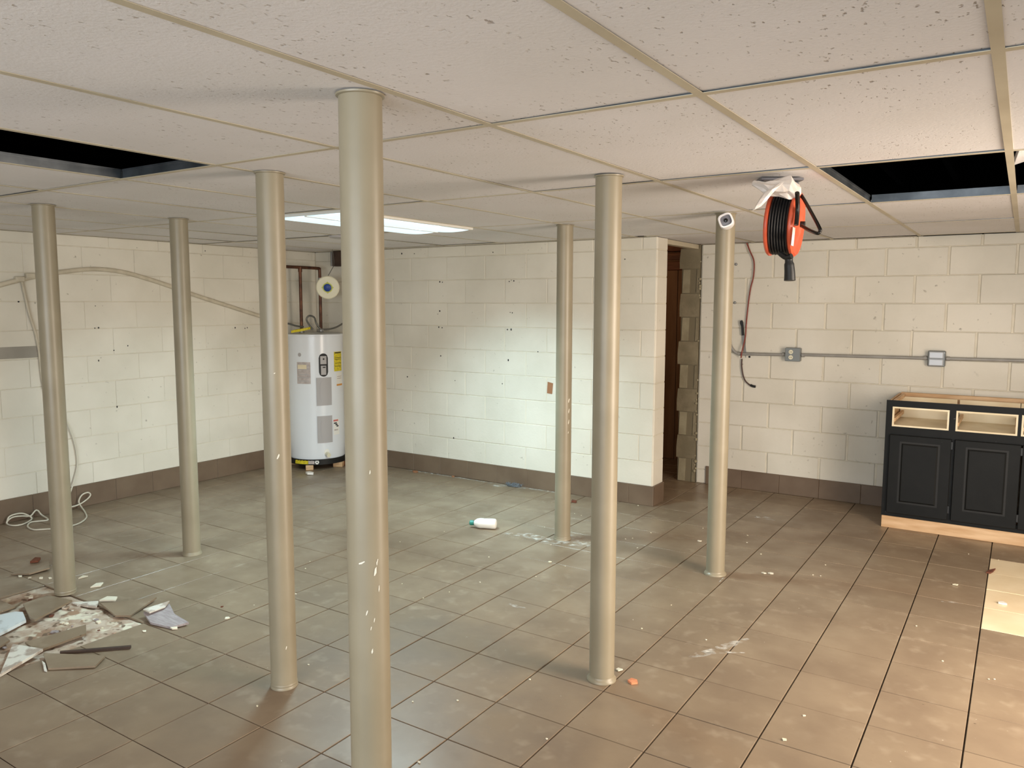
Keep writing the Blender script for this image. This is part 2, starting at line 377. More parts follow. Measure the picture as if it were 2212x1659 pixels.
# nail holes
hole = MB().lathe([(0,-.0015),(.0042,-.0015),(.0045,.002)], 8, axis='y').mesh('nail_hole'); hole.materials.append(INK)
for x, z in [(-2.529,1.761),(-2.50,1.757),(-1.781,1.755),(-1.734,1.759),(-1.76,1.765),(-2.532,1.499),(-1.771,1.493),(-1.75,1.49),(-2.544,1.353),(-2.506,1.349),(-1.799,1.347),(-1.761,1.348),(-2.525,1.093),(-1.789,1.085),(-2.924,.881),(-2.363,.877),(-1.851,.878),(-2.382,.352),(-2.974,2.026),(-2.823,2.021),(-1.948,2.005),(-1.493,1.168),(-.712,1.912)]:
    o = link('nail_hole', hole, None, wb, (x-XL, -D-.0005, z+.01)); s_ = random.uniform(.8,1.5); o.scale = (s_, 1, s_*random.uniform(.9,1.8))
for y, z in [(1.462,1.373),(1.491,1.375),(1.478,1.12),(1.608,.743),(1.605,1.194),(1.721,1.225),(.879,1.22),(2.753,1.343),(2.886,1.34),(2.86,1.335),(1.475,1.544),(2.468,2.019),(.922,1.575)]:
    o = link('nail_hole', hole, None, wl, (y-YF, -D-.0005, z+.01)); s_ = random.uniform(.7,1.4); o.scale = (s_, 1, s_*random.uniform(.9,2))
o = MB().prism([(-.026,-.045),(.022,-.05),(.03,.04),(-.02,.05)], 0, .004).build('chipped_patch', BRICK, wb); o.rotation_euler = (math.pi/2, 0, 0); o.location = (-1.374-XL, -D-.0005, .881)
o['label'] = 'bare brown chipped spot in the paint'
# ------------------------------------------------------------------ baseboards (brown base tiles)
def baseboard(name, p0, p1, h, label, th=.012, step=.315):
    p0, p1 = Vector(p0), Vector(p1); d = (p1-p0); L = d.length; rz = math.atan2(d.y, d.x)
    root = MB().box(0, L, -.002, .004, 0, h-.006).build(name, SLAB); root.location = p0; root.rotation_euler = (0, 0, rz); struct(root); tag(root, label)
    x = 0; cache = {}
    while x < L-.01:
        w = min(step, L-x); key = round(w, 3)
        if key not in cache:
            cache[key] = MB().bbox(.0003, w-.0003, -th, .0, 0, h, .003).mesh('base_tile'); cache[key].materials.append(BROWN)
        link('base_tile', cache[key], None, root, (x, random.uniform(-.0008, 0), 0)); x += step
    return root
baseboard('baseboard_back', (XL+.013, YB-.002, 0), (XE+.018, YB-.002, 0), .158, 'brown base tiles along the wall behind the heater')
baseboard('baseboard_side', (XE+.006, YB+.0, 0), (XE+.006, YB+.2, 0), .158, 'brown base tiles around the wall end at the opening')
baseboard('baseboard_left', (XL+.002, .3, 0), (XL+.002, YB-.015, 0), .172, 'brown base tiles along the wall with the painted cable') 
baseboard('baseboard_right', (-.36, YR-.002, 0), (XR, YR-.002, 0), .158, 'brown base tiles under the conduit wall')
# ------------------------------------------------------------------ opening beyond the wall end: raw block pier, wooden passage
pier = struct(MB().box(-.622, XE-.008, 4.722, 4.95, 0, 2.075).build('wall_pier', PIERD)); tag(pier, 'raw broken grey block jamb with open cells')
z = 0.0; k = 0
while z < 2.03:
    h = min(.2075, 2.05-z); jl = random.uniform(-.008, .008)
    if k % 2 == 1:
        poly = [(-.635+jl, z+.004), (-.462, z+.004), (-.457, z+h*.5), (-.464, z+h-.004), (-.628+jl, z+h-.004), (-.637+jl, z+h*.45)]
        o = MB().prism(poly, 0, .010).build('block', PIERB, pier); o.rotation_euler = (math.pi/2, 0, 0); o.location = (0, 4.722, 0)
    else:
        o = MB().prism([(-.618+jl, z+.003), (-.55, z+.003), (-.545, z+h-.003), (-.612+jl, z+h-.003)], 0, .008).build('block', PIERL, pier); o.rotation_euler = (math.pi/2, 0, 0); o.location = (0, 4.722, 0)
        o = MB().prism([(-.488, z+.003), (-.462, z+.003), (-.466, z+h-.003), (-.484, z+h-.003)], 0, .007).build('block', PIERB, pier); o.rotation_euler = (math.pi/2, 0, 0); o.location = (0, 4.722, 0)
    z += .2075; k += 1
# mortar lumps on the pier's broken edge
for q in range(26):
    zz = random.uniform(.0, 1.0) if q < 16 else random.uniform(1, 2)
    r_ = random.uniform(.006, .016)
    o = MB().lathe([(0,-r_),(r_*.8,-r_*.5),(r_,0),(r_*.7,r_*.6),(0,r_)], 7).build('mortar_lump', PIERL, pier); o.location = (-.456+random.uniform(-.008,.004), 4.716, max(zz, .02)); o.rotation_euler = (q, q*2, q*3)
wp = struct(MB().box(-2.6, 0.2, 5.62, 5.72, 0, TOPZ).box(-2.7,-2.6,3.9,5.7,0,TOPZ).box(.1,.2,4.95,5.7,0,TOPZ).build('wall_passage', PLY)); tag(wp, 'dim brown timber wall inside the opening')
x = -2.6
while x < .0:
    MB().bbox(x+.002, x+.398, 5.60, 5.622, 0.0, 1.90, .003).build('panel', PLY, wp); x += .40
for z0, z1, y in ((1.90,1.985,5.56),(2.0,2.07,5.585),(2.085,2.2,5.55)):
    MB().bbox(-2.6, .1, y, 5.62, z0, z1, .004).build('header_board', WOODD, wp)
t1 = struct(MB().box(-.53, -.47, 3.96, 4.70, 2.036, 2.072).build('trim_1', TEE)); tag(t1, 'pale trim strip over the opening')
# ------------------------------------------------------------------ ceiling
ce = struct(MB().box(XL-.2, XR+.2, YF-.2, 6.0, 2.75, 2.86).box(XL-.2, XR+.2, YF-.2, YF-.1, 2.08, 2.75).box(XL-.2, XR+.2, 5.9, 6.0, 2.08, 2.75).box(XL-.2, XL-.1, YF-.1, 5.9, 2.08, 2.75).box(XR+.1, XR+.2, YF-.1, 5.9, 2.08, 2.75).build('ceiling', DECK)); tag(ce, 'suspended ceiling of white fissured tiles in a beige grid')
for x in [XL+.3+.4*k for k in range(20)]:
    MB().box(x-.02, x+.02, YF, 5.9, 2.56, 2.75).build('joist', DECK, ce)
G = .61
def tee(name, x0, x1, y0, y1):
    o = MB().box(x0, x1, y0, y1, CH-.0015, CH).build(name, TEE, ce)
    if x1-x0 < y1-y0: cx = (x0+x1)/2; w = MB().box(cx-.002, cx+.002, y0, y1, CH, CH+.03).box(cx-.005, cx+.005, y0, y1, CH+.03, CH+.038)
    else: cy = (y0+y1)/2; w = MB().box(x0, x1, cy-.002, cy+.002, CH, CH+.03).box(x0, x1, cy-.005, cy+.005, CH+.03, CH+.038)
    w.build('web', TEEWEB, o)
TW = .012
for a in range(-6, 7):
    x = a*G
    if x < XL+.05 or x > XR-.05: continue
    tee('main_tee', x-TW, x+TW, YF, (YR if x > XE else YB)-.002)
missing_c = {(-2,-1), (2,1), (3,1)}
troff = (-3, 1)
cmesh = {}
for a in range(-7, 7):
    for b in range(-4, 4):
        x0, x1, y0, y1 = a*G, (a+1)*G, b*2*G, (b+1)*2*G
        x0c, x1c = max(x0, XL), min(x1, XR)
        ymax = YB if x1 <= -.55 else YR
        if a == -1 and b == 3: x0c = XE-.08
        y0c, y1c = max(y0, YF), min(y1, ymax)
        if a == -1 and b < 3: y1c = min(y1, YB)
        if x1c-x0c < .04 or y1c-y0c < .04: continue
        if y0 > YF and x1c-x0c > .1: tee('cross_tee', x0c+TW, x1c-TW, y0-TW, y0+TW)
        if (a, b) in missing_c or (a, b) == troff: continue
        ya, yb = y0c+.005, y1c-.005
        if b == 3 and a in (2,): yb -= .05
        if b == 3 and a in (1, 0): yb -= .012
        w, h = round(x1c-x0c-.012, 3), round(yb-ya, 3)
        if w < .03 or h < .03: continue
        if (w, h) not in cmesh:
            cmesh[(w, h)] = MB().bbox(0, w, 0, h, 0, .016, .002).mesh('ceiling_tile'); cmesh[(w, h)].materials.append(CTILE)
        o = link('ceiling_tile', cmesh[(w, h)], None, ce, (x0c+.006, ya, CH+.0003))
        if random.random() < .5 : o.rotation_euler = (random.uniform(0, .0035), -random.uniform(0, .005), 0)
# tile pushed up inside the opening next to the east tee
o = MB().bbox(0, .596, 0, .80, 0, .016, .002).build('ceiling_tile', CTILE, ce); o.location = (1.86, 1.50, CH+.07); o.rotation_euler = (.05, -.30, .03); o['label'] = 'ceiling tile shoved up into the void'
for nm, bx in (('wall_angle', (XL, XE, YB-.022, YB, CH-.002, CH)), ('wall_angle', (XL, XL+.022, YF, YB, CH-.002, CH)), ('wall_angle', (XE, 1.24, YR-.022, YR, CH-.002, CH)), ('wall_angle', (1.84, XR, YR-.022, YR, CH-.002, CH)), ('wall_angle', (1.24, 1.84, YR-.075, YR-.052, CH-.002, CH))):
    MB().box(*bx).build(nm, TEE, ce)
# ------------------------------------------------------------------ ceiling light
tf = thing('recessed_light', 'lit recessed ceiling light with two bluish white lenses', 'light', (-1.525, 1.85, 2.056))
MB().box(-.305, .305, -.605, .605, .022, .12).box(-.30, -.275, -.60, .60, .004, .022).box(.275, .30, -.60, .60, .004, .022).box(-.275, .275, -.60, -.595, .004, .022).box(-.275, .275, .595, .60, .004, .022).build('housing', WHITEP, tf)
for x in (-.140, .140):
    w = .130
    v = []; f = []; nn = 10
    for yy in (-.593, .593):
        for i in range(nn+1):
            t = -1+2*i/nn; v.append((x+w*t, yy, .004-.008*(1-t*t)))
    f = [(i, i+1, nn+1+i+1, nn+1+i) for i in range(nn)]
    MB().add(v, f).build('lens', LAMP, tf, 60)
MB().box(-.009, .009, -.593, .593, -.001, .022).build('divider', WHITEP, tf)
# ------------------------------------------------------------------ support columns
def column(x, y, label, chips=(), flange=.066, seed=0):
    c = thing('support_column', label, 'column', (x, y, 0), 0, 'beige steel support columns')
    R_ = .0525
    MB().lathe([(R_,.0),(R_,CH-.004)], 40).build('shaft', POLE, c, 40)
    rr = random.Random(seed)
    MB().lathe([(flange,.0005),(flange,.006),(flange-.004,.012),(R_+.002,.016),(R_+.0004,.022)], 36).build('base_flange', POLE, c, 40)
    MB().lathe([(R_+.0003,CH-.008),(R_+.006,CH-.006),(R_+.007,CH-.002)], 36).build('cap_ring', POLE, c, 40)
    for az, z, w, h in chips:
        a = math.radians(az); da = w/R_/2
        n = 7; pts = []; da *= .6; h *= .6
        m = MB(); v = [(R_+.0007)*1 for _ in range(1)]
        ctr = [( (R_+.0008)*math.cos(a), (R_+.0008)*math.sin(a), z)]
        ring = []
        for k in range(n):
            t = 2*math.pi*k/n; s_ = rr.uniform(.5, 1.1); aa = a+da*math.cos(t)*s_
            ring.append(((R_+.0008)*math.cos(aa), (R_+.0008)*math.sin(aa), z+h/2*math.sin(t)*s_+.35*h*math.cos(t)))
        m.add(ctr+ring, [(0, 1+k, 1+(k+1) % n) for k in range(n)]).build('paint_chip', CHIP, c)
    return c
fa = math.degrees(math.atan2(-.84, .54))   # azimuth facing the viewer's side of the room
column(.531, -.439, 'beige steel column with white chipped scratches at waist height', [(fa+30,.905,.018,.035),(fa+36,.93,.010,.028),(fa-5,.93,.03,.014),(fa+5,.80,.012,.022),(fa+25,.78,.008,.02),(fa+18,.70,.01,.02),(fa+20,1.16,.006,.018),(fa-12,.22,.007,.012),(fa+40,.86,.008,.03),(fa+16,.76,.006,.016)], seed=1)
column(-.575, .212, 'beige steel column beside the gap in the ceiling, throwing a dark streak on the tiles', [(fa+18,.97,.02,.03),(fa+14,1.30,.015,.008),(fa+30,.18,.01,.022)], flange=.0555, seed=2)
column(-2.384, .263, 'beige steel column standing at the edge of the broken tiles', flange=.0535, seed=3)
column(-2.397, 1.05, 'beige steel column between the broken tiles and the wall with the painted cable', flange=.060, seed=4)
column(-.611, 2.614, 'beige steel column with white plaster dust around its foot', [(fa+38,.94,.02,.04),(fa+38,.87,.018,.05),(fa+36,.80,.018,.05),(fa+34,.73,.012,.03)], flange=.058, seed=5)
column(.498, .983, 'beige steel column with an orange chip lying beside its foot', flange=.062, seed=6)
column(.473, 2.509, 'beige steel column carrying the white security camera', flange=.064, seed=7)
# ------------------------------------------------------------------ water heater
HX, HY, HR = -3.80, 3.42, .26
wh = thing('water_heater', 'white electric water heater standing in the corner on wood blocks', 'water heater', (HX, HY, 0))
MB().lathe([(HR-.004,.095),(HR,.10),(HR,1.255),(HR+.003,1.258),(HR+.003,1.272),(HR-.004,1.278)], 64).build('tank', ENAMEL, wh, 35)
MB().lathe([(HR-.006,1.2785),(HR-.03,1.284),(0,1.286)], 48).build('top_cap', HTOP, wh, 40)
pan = MB().lathe([(HR+.0,.048),(HR+.018,.05),(HR+.022,.102),(HR+.016,.102),(HR+.010,.056),(HR-.03,.056)], 56).build('drain_pan', BLACK, wh, 40)
A = lambda deg: math.radians(deg)
MB().patch((0,0), HR+.019, A(-91), A(-62), .058, .094, .002, 8).build('pan_label', YELLOW, pan)
MB().patch((0,0), HR+.019, A(-61.5), A(-50), .06, .092, .002, 4).build('pan_label', GREYLAB, pan)
MB().patch((0,0), HR+.019, A(-49), A(-41), .056, .096, .002, 6, True).build('pan_label', WHITEP, pan)
MB().patch((0,0), HR+.021, A(-46), A(-44), .070, .082, .002, 2).build('pan_mark', INK, pan)
for z0, z1 in ((.61,.874),(.255,.51)):
    pn = MB().patch((0,0), HR, A(-43), A(-11.5), z0, z1, .006, 10).build('access_panel', HGREY, wh); pn['label'] = 'grey access panel'
    MB().patch((0,0), HR+.006, A(-36), A(-18), z0+.03, z1-.03, .003, 10, True).build('panel_emboss', HGREY, pn)
th = MB().patch((0,0), HR-.001, A(-37), A(-18), .882, 1.10, .003, 12, True).build('thermostat_recess', INK, wh); th['label'] = 'black thermostat opening'
MB().patch((0,0), HR+.002, A(-34), A(-21.5), 1.0, 1.075, .004, 6).build('thermostat', HGREY, th)
MB().patch((0,0), HR+.002, A(-33), A(-22.5), .90, .985, .004, 6).build('thermostat', HGREY, th)
MB().patch((0,0), HR+.007, A(-29), A(-26), 1.04, 1.055, .002, 3).build('dial', INK, th)
MB().patch((0,0), HR+.007, A(-29.5), A(-24), .965, .975, .002, 3).build('dial', INK, th)
MB().patch((0,0), HR, A(-3), A(22), .925, 1.11, .002, 8).build('energy_label', YELLOW, wh)
for z_ in (1.095, 1.05, 1.035, 1.0, .97): MB().patch((0,0), HR+.002, A(-1), A(20), z_, z_+(.01 if z_ > 1.09 else .004), .0008, 6).build('label_print', INK, wh)
MB().patch((0,0), HR, A(3), A(23), .80, .915, .0015, 8).build('paper_label', WHITEP, wh)
for z_ in (.87, .852): MB().patch((0,0), HR+.0015, A(5), A(20), z_, z_+.006, .0008, 6).build('label_print', GREYLAB, wh)
MB().patch((0,0), HR+.0015, A(3), A(23), .785, .802, .001, 8).build('label_print', ORANGE_L, wh)
st = MB().patch((0,0), HR, A(-84), A(-54), .816, 1.02, .0015, 8).build('warning_sticker', GREYLAB, wh)
for z_ in (.98, .95, .90, .87, .84): MB().patch((0,0), HR+.0015, A(-82), A(-57), z_, z_+.007, .0006, 6).build('label_print', HGREY, st)
MB().patch((0,0), HR+.0015, A(-82), A(-62), .955, .995, .0008, 6).build('label_print', WOODW, st)
MB().patch((0,0), HR, A(-81), A(-73), 1.07, 1.107, .0015, 8, True).build('round_badge', HGREY, wh)
lb = MB().patch((0,0), HR, A(-8), A(8), .32, .47, .0012, 6).build('paper_label', WHITEP, wh)
MB().patch((0,0), HR+.0012, A(-8), A(5), .448, .465, .0008, 5).build('label_print', RED_P, lb)
for z_, a0, a1 in ((.425,-7,1),(.41,-3,3),(.395,0,6),(.36,-6,4)): MB().patch((0,0), HR+.0012, A(a0), A(a1), z_, z_+.012, .0008, 4).build('label_print', INK if z_ > .38 else GREYLAB, lb)
va = A(-24); dv = Vector((math.cos(va), math.sin(va), 0))
MB().tube([dv*(HR-.002)+Vector((0,0,.148)), dv*(HR+.022)+Vector((0,0,.146)), dv*(HR+.05)+Vector((0,0,.14))], .02, 14, 3).build('drain_valve', CREAMP, wh, 40)
MB().patch((0,0), HR, A(-30), A(-19), .125, .195, .003, 8, True).build('valve_plate', WHITEP, wh)
for a in (-62, 10, 120, 210):
    o = MB().bbox(-.045, .045, -.035, .035, .0, .048, .003).build('wood_block', WOOD, wh); aa = A(a); o.location = (.24*math.cos(aa), .24*math.sin(aa), .0005); o.rotation_euler = (0, 0, aa+.3)
MB().bbox(-.30, .30, -.04, .04, .002, .047, .003).build('wood_block', WOODD, wh, loc=(.03, .12, 0))
for x, y in ((-.10,-.078),(-.10,.17)):
    MB().lathe([(.026,1.284),(.026,1.30),(.018,1.302),(.018,1.32)], 16).build('nipple', STEEL, wh, 40, (x, y, 0))
# copper pipes
cp = thing('copper_pipes', 'aged brown copper water pipes rising above the water heater', 'pipe', (-3.9, 3.342, 1.30))
cx = lambda x, y, z: (x+3.9, y-3.342, z-1.30)
MB().tube([cx(-3.9,3.342,1.321), cx(-3.9,3.342,1.905)], .015, 14, 1).build('riser', COPPER, cp, 40)
MB().tube([cx(-3.9,3.0,1.905), cx(-3.9,3.53,1.905), cx(-3.9,3.575,1.895), cx(-3.9,3.59,1.86), cx(-3.9,3.59,1.321)], .015, 14, 3).build('riser', COPPER, cp, 40)
MB().lathe([(.019,0),(.019,.05)], 14).build('tee_fitting', COPPER, cp, 40, cx(-3.9,3.342,1.862))
MB().lathe([(.0165,0),(.0165,.022)], 14).build('solder_sleeve', STEEL, cp, 40, cx(-3.9,3.59,1.79))
# cables on top of the heater
fc = thing('flexible_cable', 'grey armoured cable looping over the water heater top', 'cable', (-3.75, 3.45, 1.287))
def rp(px, D_):  # point at pixel px and distance D_ along the view axis (distance from the heater it lies on)
    u, v = px; d = fw+rt*((u-W_PX/2)/F_PX)-up*((v-H_PX/2)/F_PX); return CAM+d*D_
cpt = lambda px, D_: tuple(rp(px, D_)-Vector((-3.75, 3.45, 1.287)))
MB().tube([cpt((697,716),7.48), cpt((684,700),7.45), cpt((679,686),7.45), cpt((668,682),7.45), cpt((662,690),7.45), cpt((668,702),7.45), cpt((676,712),7.46)], .0085, 10, 5).build('loop', FLEX, fc, 60)
MB().tube([cpt((690,712),7.5), cpt((710,711),7.55), cpt((728,706),7.6), cpt((748,694),7.65), cpt((770,680),7.7)], .0085, 10, 5).build('lead', FLEX, fc, 60)
MB().tube([cpt((655,706),7.47), cpt((640,704),7.5), cpt((622,699),7.5), cpt((600,694),7.5)], .0085, 10, 4).build('lead', FLEX, fc, 60)
MB().bbox(-.03, .03, -.02, .02, 0, .028, .006).build('connector', STEEL, fc, None, cpt((692,717),7.46))
yt = MB().prism([(-.085,-.02),(.01,-.035),(.07,-.01),(.085,.03),(.02,.02),(-.05,.04)], 0, .022, (.18,.1)).build('yellow_tag', YELLOW); yt.location = (-3.80, 3.24, 1.2875); yt.rotation_euler = (0, 0, .55)
tag(yt, 'crumpled yellow tag lying on top of the water heater', 'tag')
# ------------------------------------------------------------------ cream disc with blue hub on wire
dk = thing('hanging_disc', 'round cream disc with blue centre hanging on a wire over the heater', 'disc', tuple(rp((708,621),7.35)))
ddir = Vector((.60,-.75,-.12)).normalized(); rot = ddir.to_track_quat('Z','Y').to_euler()
for nm, prof, m in (('body', [(0,-.04),(.085,-.04),(.10,-.025),(.108,-.008),(.108,.004),(.10,.012),(0,.013)], CREAMP), ('ring', [(.046,.0135),(.046,.016),(.036,.0165)], YELGRN), ('hub', [(.036,.0135),(.036,.022),(.03,.026),(0,.027)], BLUE)):
    o = MB().lathe(prof, 40).build(nm, m, dk, 35); o.rotation_euler = rot
for k in range(4):
    o = MB().prism([(.044,-.012),(.056,0),(.044,.012)], .0135, .016).build('arrow', YELGRN, dk); o.rotation_euler = (ddir.to_track_quat('Z','Y') @ Matrix.Rotation(k*math.pi/2, 3, 'Z').to_quaternion()).to_euler()
base = Vector(dk.location)
MB().tube([tuple(rp((708,597),7.38)-base), tuple(rp((716,583),7.4)-base), tuple(rp((721,572),7.42)-base), tuple(rp((720,552),7.42)-base), tuple(Vector((rp((718,544),7.42)[0], rp((718,544),7.42)[1], CH-.002))-base)], .003, 6, 5).build('wire', FLEX, dk, 60)
bw = MB().bbox(-3.80, -3.62, 3.66, 3.733, 1.925, 2.07, .004).build('wood_blocking', DARKW); tag(bw, 'dark brown wood block fixed high on the wall above the heater', 'wood block')
gp = MB().lathe([(.02,0),(.02,.14)], 14).build('grey_pipe', CONDUIT, None, 40, (-3.835, 3.70, 1.93)); tag(gp, 'short grey pipe stub beside the dark wood block under the ceiling', 'pipe')
bd = MB().bbox(-4.10, -4.075, 3.045, 3.3, 1.985, 2.07, .003).build('wood_bracket', DARKW); tag(bd, 'dark wooden bracket high on the wall with the painted cable', 'bracket')
sd = thing('ceiling_rosette', 'round grey cover plate on the ceiling near the water heater', 'cover', (-2.47, 2.47, CH-.02))
MB().lathe([(0,.0),(.06,.001),(.085,.006),(.095,.0185)], 32).build('plate', HGREY, sd, 40)
# ------------------------------------------------------------------ left wall items
wc = thing('wall_cable', 'thick cream painted cable drooping along the block wall', 'cable', (XL, 1.26, 1.80))
pc = [(0.30,1.55),(.60,1.63),(.808,1.694),(.978,1.742),(1.12,1.775),(1.258,1.80),(1.469,1.825),(1.689,1.812),(1.90,1.765),(2.129,1.701),(2.346,1.633),(2.70,1.535),(3.027,1.445),(3.3,1.38)]
MB().tube([(.012, y-1.26, z-1.80) for y, z in pc], .017, 12, 4).build('cable', WALLCABLE, wc, 60)
for y, z in ((.93,1.735),(1.0,1.76)):
    MB().bbox(-.001, .035, -.03, .03, -.018, .018, .004).build('clip', WALLCABLE, wc, None, (0, y-1.26, z-1.80))
MB().tube([(.012, y-1.26, z-1.80) for y, z in ((.946,1.729),(.962,1.62),(.985,1.48),(1.018,1.347),(1.035,1.20),(1.05,.97),(1.10,.75),(1.18,.63))], .009, 8, 4).build('drop_cable', WALLCABLE, wc, 60)
gs = MB().bbox(XL-.0005, XL+.006, .25, 1.035, 1.172, 1.255, .001).build('grey_batten', GREYSTRIP); tag(gs, 'grey strip fixed flat across the block wall', 'strip')
wcoil = thing('white_cord', 'thin white cord coiled on the floor at the wall foot', 'cord', (-3.95, .95, 0))
coil = [(-4.07,.732,.02),(-4.07,.745,.051),(-4.07,.788,.062),(-4.07,.843,.054),(-4.06,.893,.012),(-3.997,.837,.006),(-3.959,.773,.006),(-3.985,.731,.006),(-4.054,.727,.006),(-4.07,.733,.023),(-4.07,.772,.044),(-4.07,.834,.038),(-4.07,.889,.026),(-4.07,.932,.06),(-4.06,.962,.018),(-3.935,.944,.006),(-3.95,.887,.006),(-3.967,.839,.006),(-3.875,.776,.006),(-3.754,.76,.006),(-3.691,.822,.006),(-3.629,.87,.006),(-3.634,.953,.006),(-3.668,1.037,.006),(-3.772,1.134,.006),(-3.946,1.213,.006),(-4.06,1.246,.026),(-4.07,1.241,.064),(-4.07,1.268,.104),(-4.07,1.313,.113),(-4.07,1.332,.09),(-4.07,1.301,.06),(-4.06,1.237,.037),(-4.06,1.175,.032),(-4.06,1.141,.049)]
MB().tube([(a+3.95, b-.95, c) for a, b, c in coil], .0055, 8, 4).build('coil', WHITECORD, wcoil, 60)
MB().tube([(-4.06+3.95,1.141-.95,.049),(-4.085+3.95,1.19-.95,.14),(-4.095+3.95,1.235-.95,.24),(-4.103+3.95,1.264-.95,.348),(-4.103+3.95,1.255-.95,.48),(-4.103+3.95,1.226-.95,.604),(-4.103+3.95,1.19-.95,.70)], .0055, 8, 4).build('tail', WHITECORD, wcoil, 60)
# ------------------------------------------------------------------ conduit run on the right wall
FY = YR-.003
cn = thing('conduit', 'thin grey metal conduit running along the block wall to an elbow', 'conduit', (.8, FY, 1.17))
for xa, za, xb, zb_ in ((-.07,1.151,.287,1.157),(.411,1.163,1.316,1.171),(1.436,1.173,3.2,1.19)):
    MB().tube([(xa-.8, -.0185, za-1.17), (xb-.8, -.0185, zb_-1.17)], .0125, 12, 1).build('pipe', CONDUIT, cn, 60)
cpz = [(-.185-.8,2.07),(-.185-.8,1.33),(-.182-.8,1.27),(-.165-.8,1.21),(-.13-.8,1.165),(-.085-.8,1.15),(-.05-.8,1.152)]
MB().tube([(x, -.0185, z-1.17) for x, z in cpz], .0125, 12, 3).build('elbow_pipe', CONDUIT, cn, 60)
for x in (-.10, .262, .415, 1.29, 1.44): MB().tube([(x-.8, -.0185, (1.152 if x < .2 else 1.16 if x < .6 else 1.173)-1.17), (x+.02-.8, -.0185, (1.152 if x < .2 else 1.16 if x < .6 else 1.173)-1.17)], .0165, 12, 1).build('coupling', CONDUIT, cn, 60)
ob = thing('outlet_box', 'dark grey metal outlet box with two cream sockets', 'outlet', (.349, FY, 1.163))
MB().bbox(-.06, .06, -.05, 0, -.055, .055, .006).build('box', BOXGREY, ob)
fp = MB().bbox(-.058, .058, -.055, -.05, -.053, .053, .002).build('cover_plate', BOXGREY, ob)
for z in (-.022, .022):
    s_ = MB().lathe([(.017,0),(.017,.003),(.015,.004)], 18, axis='y').build('socket', CREAMP, fp, 40, (-.012, -.0595, z))
    for x in (-.006, .006): MB().box(x-.0015, x+.0015, -.001, .0, -.006, .005).build('slot', INK, s_)
MB().lathe([(.003,0),(.003,.002)], 8, axis='y').build('screw', STEEL, fp, None, (-.012, -.0575, 0))
wcv = thing('covered_outlet', 'light grey weatherproof outlet cover on a metal box', 'outlet', (1.376, FY, 1.171))
MB().bbox(-.058, .058, -.045, 0, -.058, .058, .006).build('box', BOXGREY, wcv)
for z0, z1 in ((-.052, -.002), (.002, .052)): MB().bbox(-.050, .046, -.058, -.045, z0, z1, .006).build('flap', BOXLIGHT, wcv)
MB().lathe([(.0045,0),(.0045,.006)], 10, axis='y').build('hinge_screw', STEEL, wcv, None, (.051, -.051, .045))
for z in (1.90, 1.58):
    an = MB().lathe([(.0,-.012),(.009,-.010),(.010,-.003),(.012,-.001),(.012,.0)], 12, axis='y').build('wall_anchor', STEEL, None, 40, (-.15, FY+.001, z)); tag(an, 'small steel anchor bolt in the block wall beside the red cord, %s of two' % ('upper' if z > 1.7 else 'lower'), 'bolt')
an = MB().lathe([(.0,-.006),(.008,-.004),(.009,0)], 10, axis='y').build('wall_anchor', INK, None, 40, (-.012, FY+.001, 1.128)); tag(an, 'dark bolt head just under the conduit near the knife', 'bolt')
rc = MB().tube([(-.06,FY-.02,2.071),(-.03,FY-.018,2.0),(.003,FY-.015,1.919),(.003,FY-.013,1.80),(-.018,FY-.012,1.70),(-.032,FY-.012,1.58),(-.045,FY-.012,1.402),(-.046,FY-.02,1.30),(-.060,FY-.036,1.20),(-.068,FY-.041,1.152),(-.072,FY-.034,1.12)], .0055, 8, 5).build('red_cord', REDCORD, None, 60); tag(rc, 'thin dark red cord hanging from the ceiling edge to the conduit', 'cord')
kn = thing('knife', 'knife with black handle stuck behind the conduit', 'knife', (-.062, FY-.012, 1.309))
MB().prism([(-.033,.118),(-.018,.125),(-.010,.11),(.003,.0),(-.016,-.004),(-.022,.07),(-.034,.10)], -.009, .009).build('handle', BLACK, kn).rotation_euler = (math.pi/2, 0, 0)
MB().prism([(-.020,-.003),(.004,.002),(.010,-.06),(.024,-.16),(.022,-.19),(.006,-.15),(-.014,-.07)], -.0015, .0015).build('blade', STEEL, kn, None, (0, .0095, 0)).rotation_euler = (math.pi/2, 0, 0)
pg = thing('cord_end', 'short black cord tail with a dark plug hanging below the conduit', 'cord', (-.071, FY-.012, 1.11))
MB().tube([(0,.0,.0),(.0,0,-.06),(.012,0,-.13),(.03,0,-.178),(.062,0,-.21),(.085,-.002,-.222)], .0055, 8, 4).build('cord', mat('brown_black_cord', srgb(70,44,38), .5), pg, 60)
MB().tube([(.08,-.002,-.218),(.100,-.002,-.226),(.122,-.002,-.228)], .0105, 10, 2).build('plug', BLACK, pg, 60)
# ------------------------------------------------------------------ black base cabinet
X0, X1, FYC, BYC = 1.130, 2.36, 4.12, 4.700
cb = thing('base_cabinet', 'black painted base cabinet without top or drawers, raw wood inside', 'cabinet', (X0, FYC, 0))
Wc, Dp, Hc = X1-X0, BYC-FYC, .905
# carcass
MB().box(.012, .024, .02, Dp, .09, Hc-.004).build('side_panel', WOOD, cb); MB().box(Wc-.024, Wc-.012, .02, Dp, .09, Hc-.004).build('side_panel', WOOD, cb)
MB().box(.002, .012, .004, Dp, .085, Hc-.012).build('side_skin', CABBLK, cb)
MB().box(.024, Wc-.024, Dp-.012, Dp, .09, Hc+.004).build('back_panel', WOODX, cb)
MB().box(.024, Wc-.024, .02, Dp-.012, .10, .112).build('bottom_panel', WOOD, cb)
MB().bbox(.024, Wc-.024, Dp-.034, Dp-.012, Hc-.09, Hc+.004, .002).build('back_rail', WOODX, cb)
MB().bbox(.03, .055, .03, Dp-.04, Hc-.03, Hc-.004, .002).build('corner_brace', WOODX, cb)
